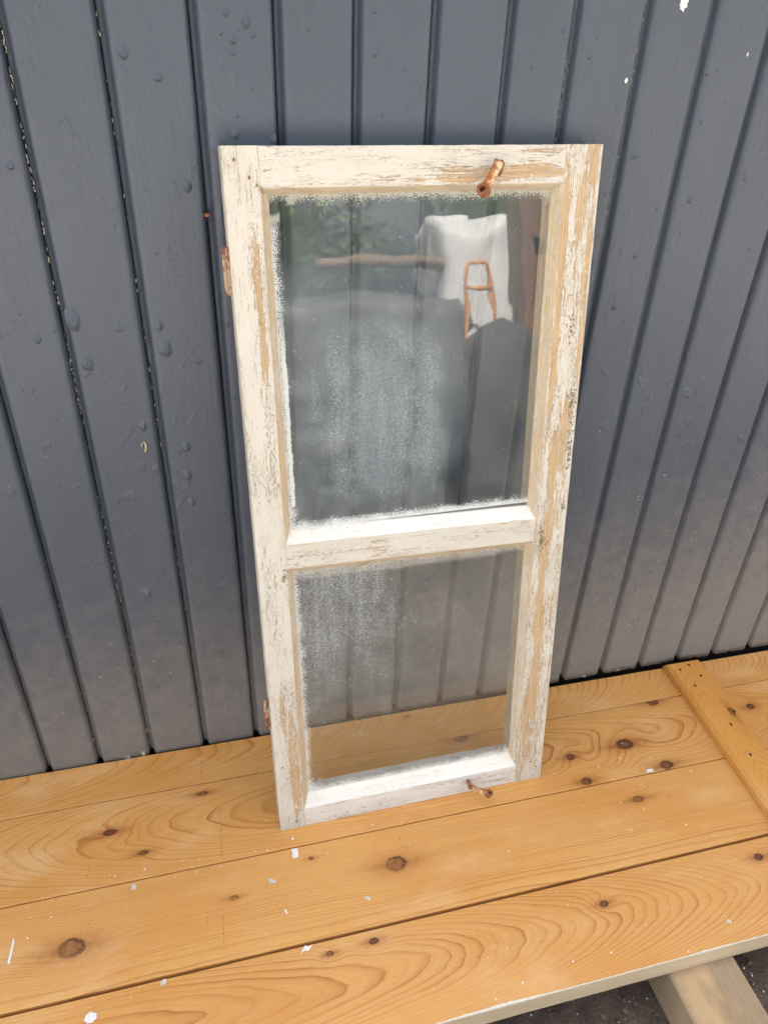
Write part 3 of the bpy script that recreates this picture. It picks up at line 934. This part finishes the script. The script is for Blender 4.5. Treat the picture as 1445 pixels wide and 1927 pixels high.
def blob(bm, c, r3, seed=0, sub=2):
    res = bmesh.ops.create_icosphere(bm, subdivisions=sub, radius=1.0)
    for v in res['verts']:
        k = 1 + .12 * mnoise.noise(v.co * 2 + Vector((seed, 0, 0)))
        v.co = Vector((v.co.x * r3[0] * k + c[0], v.co.y * r3[1] * k + c[1], v.co.z * r3[2] * k + c[2]))
hk = bmesh.new()
flat_bar(hk, (.3640, -.0135, 1.1275), (.3430, -.0210, 1.0975), .0112, .0085, .0015)
bmesh.ops.recalc_face_normals(hk, faces=hk.faces[:])
hook = link('stay_hook', hk, M['rust'], sash, smooth=True)
hook['label'] = 'upper rusted iron hook with flaking cream paint'
bm = bmesh.new()
ring_into(bm, (.3400, -.0225, 1.0930), (-.55, -.55, .35), .0085, .0048, .0130)
bmesh.ops.recalc_face_normals(bm, faces=bm.faces[:])
link('hook_eye', bm, M['rust_dark'], hook, smooth=True)
bm = bmesh.new()
blob(bm, (.3672, -.0120, 1.1245), (.0050, .0045, .0058), 2)
blob(bm, (.3690, -.0045, 1.1160), (.0036, .0056, .0062), 5)
tube(bm, [(.3685, .004, 1.118), (.3670, -.012, 1.123)], .0030)
link('pivot_screw', bm, M['rust_dark'], hook, smooth=True)
hk = bmesh.new()
flat_bar(hk, (.3700, -.0150, .0260), (.3960, -.0310, .0200), .0100, .0075, .0012)
bmesh.ops.recalc_face_normals(hk, faces=hk.faces[:])
hook2 = link('stay_hook', hk, M['rust'], sash, smooth=True)
hook2['label'] = 'lower rusted iron hook sticking out over the planks'
bm = bmesh.new()
ring_into(bm, (.3985, -.0325, .0195), (.30, -.35, .85), .0072, .0038, .0105)
bmesh.ops.recalc_face_normals(bm, faces=bm.faces[:])
link('hook_eye', bm, M['rust_dark'], hook2, smooth=True)
bm = bmesh.new()
tube(bm, [(.3672, .002, .0300), (.3672, -.017, .0290)], .0034)
blob(bm, (.3665, -.0165, .0290), (.0048, .0042, .0060), 7)
tube(bm, [(.3668, -.0165, .031), (.3660, -.0175, .041)], [.0034, .0018])
link('pivot_screw', bm, M['rust_dark'], hook2, smooth=True)

# a curled scrap of old paint and a cobweb wisp caught at the top of the lower pane
bm = bmesh.new()
tube(bm, [(.160, .0125, .5265), (.170, .0105, .5290), (.180, .0105, .5325), (.187, .0130, .5345)], [.0005, .0020, .0017, .0004], 7)
tube(bm, [(.163, .0125, .5330), (.168, .0110, .5290), (.164, .0120, .5215)], [.0004, .0013, .0003], 6)
link('paint_scrap', bm, M['straw'], sash, smooth=True)

# hinge leaves on the left edge
hm = G('rusty_hinge')
hn = hm.noise(hm.P, 90, 5, .65)
hinge_mat = hm.surf(hm.bsdf(hm.mix(hn.step(.42, .55), (0.40, 0.30, 0.20), (0.20, 0.075, 0.035)), .7, hm.bump(hn, .001, .7)))
for (z0, z1, out) in ((.968, 1.030, .0085), (.236, .298, .0075)):
    bm = bmesh.new()
    box(bm, -out, .0012, .0070, .0098, z0, z1, .0007)
    bmesh.ops.subdivide_edges(bm, edges=[e for e in bm.edges if abs(e.verts[0].co.z - e.verts[1].co.z) > .03], cuts=9)
    for v in bm.verts:
        v.co.x += .0012 * mnoise.noise((v.co.z * 90, v.co.x * 100, 3)) - (.003 * math.sin((v.co.z - z0) / (z1 - z0) * math.pi) if out < .008 else 0)
        v.co.y += .0006 * mnoise.noise((v.co.z * 120, 7, 3))
    h_ = link('hinge_leaf', bm, hinge_mat, sash)
    bm = bmesh.new()
    tube(bm, [(-out * .85, .0072, z0 + .002), (-out * .9, .0072, z0 + .5 * (z1 - z0)), (-out * .85, .0072, z1 - .002)], .0024, 8)
    link('hinge_knuckle', bm, hinge_mat, h_, smooth=True)
# rust spots / nails on the stile face
for (nx_, nz_) in ((.0155, 1.133), (.0325, 1.112), (.0120, .150), (.4985, .045), (.511, .030), (.030, .016)):
    bm = bmesh.new()
    blob(bm, (nx_, -.0002, nz_), (.0016, .0009, .0026), nz_ * 30, 1)
    link('rusty_nail', bm, M['rust_dark'], sash, smooth=True)

# curled flakes of paint and splinters standing off the frame
def curls(name, zones, mats, seed):
    r = random.Random(seed)
    bm = bmesh.new()
    for (xa, xb, za, zb_, n, vertical, smin, smax) in zones:
        for _ in range(n):
            x, z = r.uniform(xa, xb), r.uniform(za, zb_)
            L, ww = r.uniform(smin, smax), r.uniform(.0003, .0007)
            ang = r.gauss(0, .45) + (math.pi / 2 if vertical else 0)
            ca, sa = math.cos(ang), math.sin(ang)
            lift = r.uniform(.0004, .0022)
            st = []
            for i in range(4):
                t = i / 3
                px, pz = x + ca * L * (t - .5), z + sa * L * (t - .5)
                py = -.0004 - lift * (t ** 2)
                st.append([bm.verts.new((px + q * -sa * ww * (1 - .5 * t), py - dd, pz + q * ca * ww * (1 - .5 * t))) for q, dd in ((-1, 0), (1, .0002), (1, -.0003), (-1, -.0003))])
            mi = r.randrange(len(mats))
            for a_, c_ in zip(st, st[1:]):
                for q in range(4):
                    f = bm.faces.new((a_[q], a_[(q + 1) % 4], c_[(q + 1) % 4], c_[q])); f.material_index = mi
            for f in (bm.faces.new(st[0]), bm.faces.new(st[-1])):
                f.material_index = mi
    bmesh.ops.recalc_face_normals(bm, faces=bm.faces[:])
    o = link(name, bm, mats, sash)
    o['kind'] = 'stuff'
curls('paint_curls', [(.024, .043, .86, 1.06, 30, True, .002, .006), (.018, .046, .05, .36, 60, True, .003, .008), (.024, .044, .42, .80, 26, True, .002, .005), (.470, .520, .05, .60, 50, True, .002, .006),
                      (.470, .520, .60, 1.13, 34, True, .002, .006), (.29, .46, 1.104, 1.144, 18, False, .002, .006), (.06, .46, .552, .590, 14, False, .002, .005), (.15, .24, .545, .585, 14, False, .003, .007)],
      [M['white_chip'], M['white_chip'], M['straw']], 12)
# crusts of old lichen and dirt on the right stile
r = random.Random(30)
bm = bmesh.new()
for (cx_, cz_, sx_, sz_, n) in ((.513, .775, .005, .035, 90), (.516, .70, .004, .03, 60), (.482, .535, .008, .012, 60), (.478, .555, .004, .01, 24), (.498, .90, .004, .03, 24), (.0405, .535, .005, .010, 26), (.515, .60, .003, .008, 16), (.046, 1.098, .004, .004, 10)):
    for _ in range(n):
        s = r.uniform(.0005, .0015)
        blob(bm, (r.gauss(cx_, sx_ * .6), -s * .5, r.gauss(cz_, sz_ * .6)), (s, s * .8, s * 1.2), r.uniform(0, 50), 1)
for v in bm.verts:
    v.co.x = min(max(v.co.x, .002), W_ + .0004)
crust = link('dirt_crust', bm, plain('dry_dirt_crust', (0.25, 0.19, 0.115), .95, .5, 500), sash)
crust['kind'] = 'stuff'

# ------------------------------------------------------------------ chips, drops and specks lying on the planks
def lay(name, outline, x, y, zt, mat, label, cat='paint chip', th=.0005, curl=0.0):
    bm = chip_mesh(outline, th, x * 77 + y * 31, curl)
    o = link(name, bm, mat)
    o.location = (x, y, zt)
    tag(o, label, cat, 'paint chips on the planks')
lay('paint_chip', [(-.0055, -.009), (.005, -.0085), (.0055, .008), (-.005, .0095)], .246, -.2925, PT + .0002, M['white_chip'], 'square white paint chip on the planks in front of the left stile of the window')
lay('paint_chip', oval(.0026, .0022), .246, -.264, PT + .0010, M['white_chip'], 'small white paint fleck between the left stile foot and the square white chip')
lay('paint_drop', oval(.0085, .0082, 14), -.094, -.488, PT - .0014, M['white_chip'], 'round white paint drop on the front plank at lower left', 'paint drop', .0009)
lay('paint_chip', [(-.003, -.0195), (.001, -.0195), (.0035, .0185), (.0, .0205)], -.2225, -.360, PT, M['white_chip'], 'long thin white paint sliver at the far left of the planks')
lay('paint_chip', [(-.010, -.004), (-.002, -.0010), (.004, -.0025), (.011, .005), (.002, .0045), (.000, .0075), (-.005, .002)], .238, -.464, PT - .0014, M['white_chip'], 'ragged white paint chip beside the wide gap before the front plank')
lay('paint_chip', [(-.006, -.002), (.003, -.0055), (.0065, -.002), (-.002, .0055), (-.0065, .004)], .200, -.336, PT, M['grey_chip'], 'greyish paint chip left of the big round knot on the third plank', curl=.006)
lay('paint_chip', [(-.009, -.003), (.006, -.004), (.009, .003), (-.004, .0045)], .976, -.2755, PT + .0008, M['white_chip'], 'bright white chip at the plank seam right of the window')
lay('paint_chip', [(-.004, -.004), (.004, -.006), (.005, .002), (-.003, .006)], -.035, -.292, PT, M['grey_chip'], 'dull grey paint chip near the seam at the left of the third plank')
lay('paint_chip', oval(.006, .0042, 7, .6), .013, -.462, PT - .0014, M['grey_chip'], 'dull grey fleck at the edge of the wide gap on the left')
lay('paint_chip', oval(.0058, .0035, 7, -.5), .355, -.404, PT, M['grey_chip'], 'faint grey fleck between the big round knot and the wide gap')
lay('paint_chip', oval(.0046, .0036, 7, -.9), .948, -.583, PT - .0014, M['grey_chip'], 'grey fleck on the front plank near its right front edge')
lay('paint_chip', oval(.0015, .0052, 7, .3), .215, -.395, PT, M['white_chip'], 'tiny upright white sliver in the middle of the third plank')

r = random.Random(77)
bm = bmesh.new()
def speck(x, y, s, m):
    zt = next((z for yb, yf, z, _, _ in ROWS if yf <= y <= yb), None)
    if zt is None:
        return
    a, e = r.uniform(0, 6.28), r.uniform(.4, 1)
    ca, sa = math.cos(a), math.sin(a)
    n = 5
    ring = [(math.cos(6.283 * k / n) * s * r.uniform(.7, 1.2), math.sin(6.283 * k / n) * s * e * r.uniform(.7, 1.2)) for k in range(n)]
    up = [bm.verts.new((x + p * ca - q * sa, y + p * sa + q * ca, zt + .0007)) for p, q in ring]
    dn = [bm.verts.new((x + 1.1 * (p * ca - q * sa), y + 1.1 * (p * sa + q * ca), zt - .0003)) for p, q in ring]
    f = bm.faces.new(up); f.material_index = m
    for k in range(n):
        f = bm.faces.new((dn[k], dn[(k + 1) % n], up[(k + 1) % n], up[k])); f.material_index = m
def free(x, y):
    return not (.215 < x < .76 and -.257 < y < -.19) and not (1.13 < x < 1.255)
cl = [(-.05, -.255, .03, .012, 22), (.10, -.285, .05, .008, 26), (-.16, -.29, .05, .01, 22), (1.0, -.283, .05, .014, 40), (.35, -.245, .07, .02, 24), (.20, -.262, .03, .01, 14), (.85, -.27, .05, .03, 20),
      (.96, -.40, .05, .05, 20), (1.0, -.24, .06, .03, 24), (.26, -.31, .05, .02, 18), (1.30, -.25, .05, .06, 18), (-.2, -.35, .04, .03, 14), (.75, -.40, .12, .04, 16), (-.06, -.47, .05, .01, 8), (.7, -.6, .3, .012, 30)]
for (x, y, a_, b_, n) in cl:
    for _ in range(int(n * .55)):
        px, py = r.gauss(x, a_), r.gauss(y, b_)
        if free(px, py):
            speck(px, py, r.choice((.0005, .0007, .0009, .0012, .0019)), 0 if r.random() < .75 else 1)
for _ in range(330):
    px, py = r.uniform(-.5, 1.6), r.uniform(-.61, -.03)
    if free(px, py):
        speck(px, py, r.choice((.0005, .0006, .0008, .0011)), 0 if r.random() < .6 else (1 if r.random() < .6 else 2))
bmesh.ops.recalc_face_normals(bm, faces=bm.faces[:])
o = link('paint_specks', bm, [M['white_chip'], M['straw'], M['nail']])
o['kind'] = 'stuff'

# a spider on the wall just left of the window, and a curled scrap lower down
sp = bmesh.new()
blob(sp, (0, 0, 0), (.0040, .0026, .0030), 1)
blob(sp, (-.0052, -.0004, .0002), (.0024, .0019, .0019), 2)
spider = link('spider', sp, M['rust_dark'], smooth=True)
spider.location = (.2045, -.0062, 1.042)
tag(spider, 'tiny brown spider on the grey wall left of the window top', 'spider')
for k in range(8):
    s = 1 if k % 2 else -1
    a = R(-65 + (k // 2) * 40)
    bm = bmesh.new()
    d = Vector((math.sin(a), 0, s * math.cos(a)))
    tube(bm, [(-.003, 0, 0), Vector((-.003, -.0035, 0)) + d * .007, Vector((-.003, .0020 - .0005 * 0, 0)) + d * .016], [.00035, .0003, .00018], 5)
    link('leg', bm, M['nail'], spider)
bm = bmesh.new()
tube(bm, [(.0, 0, .009), (.002, -.002, .003), (.0015, -.003, -.004), (-.001, -.002, -.009)], [.0006, .0016, .0019, .0008], 7)
tube(bm, [(-.001, 0, .008), (-.0045, -.002, .003), (-.0042, -.001, -.003)], [.0005, .0012, .0005], 6)
scrap = link('plant_scrap', bm, M['straw'], smooth=True)
scrap.location = (.0775, FACE - .001, .704)
tag(scrap, 'curled yellowish plant scrap stuck to the grey wall at left', 'plant scrap')

# gravel and pale crumbs on the soil in front of the planks
r = random.Random(90)
bm = bmesh.new()
for _ in range(1500):
    x, y = r.uniform(.3, 1.7), r.uniform(-1.0, -.52)
    if .82 < x < .955:
        continue
    s = r.choice((.001, .0015, .002, .003, .0045)) * r.uniform(.6, 1.2)
    z = GROUND_Z - .003 + mnoise.noise((x * 9, y * 9, 0)) * .005
    n0 = len(bm.faces)
    res = bmesh.ops.create_icosphere(bm, subdivisions=1, radius=1)
    k3 = (s * r.uniform(.8, 1.5), s * r.uniform(.8, 1.5), s * r.uniform(.5, 1))
    for v in res['verts']:
        j = r.uniform(.75, 1.2)
        v.co = Vector((v.co.x * k3[0] * j + x, v.co.y * k3[1] * j + y, v.co.z * k3[2] * j + z + s * .3))
    mi = 0 if s > .0022 or r.random() < .45 else 1
    for f in {f for v in res['verts'] for f in v.link_faces}:
        f.material_index = mi
o = link('gravel', bm, [plain('brown_gravel', (0.13, 0.095, 0.075), .9, .5, 40), M['white_chip']])
o['kind'] = 'stuff'

# ------------------------------------------------------------------ the yard behind the viewer, seen mirrored in the glass
def sheet_blob(bm, cx, cy, z0, rx, ry, h, seed, nx=30, nz=22, rough=.06, square=3.0, dome=.05, inset=.90):
    """closed draped body: a rounded box whose sides are rumpled"""
    rows = []
    for j in range(nz + 1):
        t = j / nz
        if t < .72:
            zz, k = h * t / .72, 1 - (1 - inset) * (t / .72) ** 2
        else:
            q = (t - .72) / .28
            zz, k = h + dome * h * math.sin(q * math.pi / 2), inset * (1 - q)
        row = []
        for i in range(nx):
            a = 2 * math.pi * i / nx
            c, s = math.cos(a), math.sin(a)
            sq = 1 / (abs(c) ** square + abs(s) ** square) ** (1 / square)
            d = 1 + rough * mnoise.noise((c * 3 + seed, s * 3, t * 7)) + rough * .7 * mnoise.noise((c * 8 + seed, s * 8, t * 14))
            row.append(bm.verts.new((cx + rx * c * sq * k * d, cy + ry * s * sq * k * d, z0 + zz * (1 + .06 * mnoise.noise((c * 1.4 + seed, s * 1.4, 9))))))
        rows.append(row)
    for a, c in zip(rows, rows[1:]):
        for i in range(nx):
            bm.faces.new((a[i], a[(i + 1) % nx], c[(i + 1) % nx], c[i]))
    bm.faces.new(rows[0]); bm.faces.new(rows[-1])
    bmesh.ops.recalc_face_normals(bm, faces=bm.faces[:])
GZ = GROUND_Z - .003
bm = bmesh.new()
sheet_blob(bm, 1.665, -2.90, GZ, .245, .26, 1.415, 3, 48, 40, .045, 9.0, .008, .985)
tag(link('bulk_bag', bm, plain('white_woven_plastic', (0.78, 0.77, 0.75), .55, .06, 7, .5, .02), smooth=True), 'tall crumpled white plastic sack mirrored in the upper pane', 'sack')
bm = bmesh.new()
sheet_blob(bm, 1.02, -2.85, GZ, .62, .42, 1.06, 8, 46, 26, .10)
tag(link('tarpaulin_heap', bm, plain('grey_tarpaulin', (0.105, 0.105, 0.10), .6, .5, 3, .8, .03), smooth=True), 'heap under a dark grey tarpaulin mirrored in the upper pane', 'tarpaulin')
bm = bmesh.new()
for k in range(1):
    tube(bm, [(.80, -2.62, 1.125), (1.05, -2.66, 1.13), (1.3, -2.70, 1.105), (1.52, -2.74, 1.075)], [.022, .03, .030, .022], 12)
tag(link('timber_pole', bm, plain('tan_timber', (0.23, 0.155, 0.10), .7, .3, 9), smooth=True), 'tan timber pole lying on the tarpaulin heap mirrored in the pane', 'timber')
# brown upright post
post = empty('wooden_post', (1.84, -2.55, GZ))
tag(post, 'broad brown wooden post mirrored at the right of the upper pane', 'post')
bm = bmesh.new()
box(bm, -.078, .078, -.06, .06, 0, 2.9, .006)
link('shaft', bm, pine('brown_post_wood', 'x', 0, 0, .1, .01, [], 3.0, light=(0.24, 0.140, 0.090), late=(0.16, 0.085, 0.05), rough=.7), post)
bm = bmesh.new()
box(bm, -.03, .012, .060, .075, 1.27, 1.34, .003)
link('latch_plate', bm, M['dark'], post)
# orange hand truck
tr_ = empty('hand_truck', (1.535, -2.42, GZ))
tag(tr_, 'orange tubular hand truck standing before the white sack, mirrored in the pane', 'hand truck')
om = plain('orange_enamel', (0.72, 0.28, 0.03), .4, .12, 20)
bm = bmesh.new()
tube(bm, [(-.11, .02, .10), (-.085, 0, .75), (-.060, -.02, 1.11), (-.055, -.02, 1.20), (-.045, -.02, 1.222), (.045, -.02, 1.222), (.055, -.02, 1.20), (.060, -.02, 1.11), (.085, 0, .75), (.11, .02, .10)], .009, 10)
link('frame_tube', bm, om, tr_, smooth=True)
for z, hw in ((1.112, .060), (.86, .074), (.30, .100)):
    bm = bmesh.new()
    tube(bm, [(-hw, -.012, z), (hw, -.012, z)], .009, 8)
    link('crossbar', bm, om, tr_, smooth=True)
bm = bmesh.new()
box(bm, -.15, .15, .02, .22, .012, .020, .002)
link('toe_plate', bm, om, tr_)
for s in (-1, 1):
    bm = bmesh.new()
    tube(bm, [(s * .13, -.06, .12), (s * .145, -.06, .12), (s * .175, -.06, .12), (s * .19, -.06, .12)], [.085, .12, .12, .085], 20)
    link('wheel', bm, M['dark'], tr_, smooth=True)
# a dark sack shape, added to dim the lower reflection before the hand truck
bm = bmesh.new()
sheet_blob(bm, 1.53, -2.16, GZ, .20, .16, .88, 21, 34, 26, .17, 2.2, .10, .80)
tag(link('dimming_sack', bm, plain('dark_mottled_cloth', (0.085, 0.074, 0.066), .85, .6, 4), smooth=True), 'added dark brownish sack shape that dims the lower reflection in the upper pane', 'sack')
# purple bag on the post side
bm = bmesh.new()
sheet_blob(bm, 1.70, -2.28, GZ, .09, .07, .52, 14, 22, 14, .10)
tag(link('cloth_bag', bm, plain('purple_cloth', (0.16, 0.035, 0.085), .85, .3, 12), smooth=True), 'dark purple cloth bag at the foot of the brown post, mirrored in the pane', 'bag')

# trees beyond the yard
lm = [leaf_mat('leaf_dark', (0.050, 0.100, 0.022), (0.100, 0.170, 0.040)), leaf_mat('leaf_mid', (0.075, 0.145, 0.030), (0.140, 0.220, 0.060))]
bark = plain('grey_brown_bark', (0.12, 0.09, 0.065), .9, .4, 8, .8, .02)
def tree_proto(seed, h, rad, n, mat):
    r = random.Random(seed)
    root = empty('leafy_tree')
    bm = bmesh.new()
    pts = [(0, 0, 0), (.1 * r.uniform(-1, 1), 0, h * .3), (.2 * r.uniform(-1, 1), .1, h * .6), (.1, 0, h * .92)]
    tube(bm, pts, [.17, .13, .09, .03], 9)
    for _ in range(9):
        z = r.uniform(.25, .8) * h
        a = r.uniform(0, 6.28)
        L = rad * r.uniform(.5, .9)
        tube(bm, [(0, 0, z), (math.cos(a) * L * .5, math.sin(a) * L * .5, z + L * .3), (math.cos(a) * L, math.sin(a) * L, z + L * .45)], [.06, .04, .012], 6)
    link('trunk', bm, bark, root, smooth=True)
    bm = bmesh.new()
    clumps = []
    for _ in range(46):
        z = r.uniform(.10, 1.0)
        k = rad * (1.0 - .55 * abs(z - .4) / .6)
        a, q = r.uniform(0, 6.28), math.sqrt(r.random())
        clumps.append((math.cos(a) * k * q, math.sin(a) * k * q, z * h, r.uniform(.35, .8)))
    for _ in range(n):
        cx_, cy_, cz_, cr = r.choice(clumps)
        v = Vector((r.gauss(0, 1), r.gauss(0, 1), r.gauss(0, .8)))
        v = v.normalized() * cr * r.uniform(.3, 1.05)
        p = Vector((cx_, cy_, cz_)) + v
        d1 = Vector((r.gauss(0, 1), r.gauss(0, 1), r.gauss(0, .6))).normalized()
        d2 = d1.cross(Vector((r.gauss(0, 1), r.gauss(0, 1), r.gauss(0, 1)))).normalized()
        L, ww = r.uniform(.06, .12), r.uniform(.025, .05)
        bm.faces.new([bm.verts.new(q_) for q_ in (p - d1 * L, p + d2 * ww, p + d1 * L, p - d2 * ww)])
    link('crown', bm, mat, root)
    return root
def copy_tree(o):
    c = o.copy()
    COL.objects.link(c)
    for ch in o.children:
        k = ch.copy()
        COL.objects.link(k)
        k.parent = c
    return c
protos = [tree_proto(1, 7.5, 1.9, 9000, lm[0]), tree_proto(2, 6.5, 1.7, 9000, lm[1])]
spots = [(0, 1.0, -9.5, .0), (1, 5.5, -9.8, 1.0), (0, 7.9, -11.5, 2.2), (1, .4, -11.0, 3.1), (0, 2.6, -14.5, 4.0), (1, 7.6, -15.0, .7), (0, 9.8, -14.5, 5.1), (1, -1.6, -13.5, 2.0), (0, 1.6, -15.5, 1.4), (1, 8.2, -17.5, 3.3)]
used = set()
for kk, (pi, x, y, rz) in enumerate(spots):
    o = protos[pi] if pi not in used else copy_tree(protos[pi])
    used.add(pi)
    o.location = (x, y, GZ)
    o.rotation_euler.z = rz
    s = 1 + .12 * math.sin(kk * 2.3)
    o.scale = (s, s, s)
    tag(o, 'dark green leafy tree beyond the yard mirrored at the top of the pane' if pi == 0 else 'lighter green leafy tree beyond the yard mirrored at the top of the pane', 'tree', 'trees mirrored in the pane')
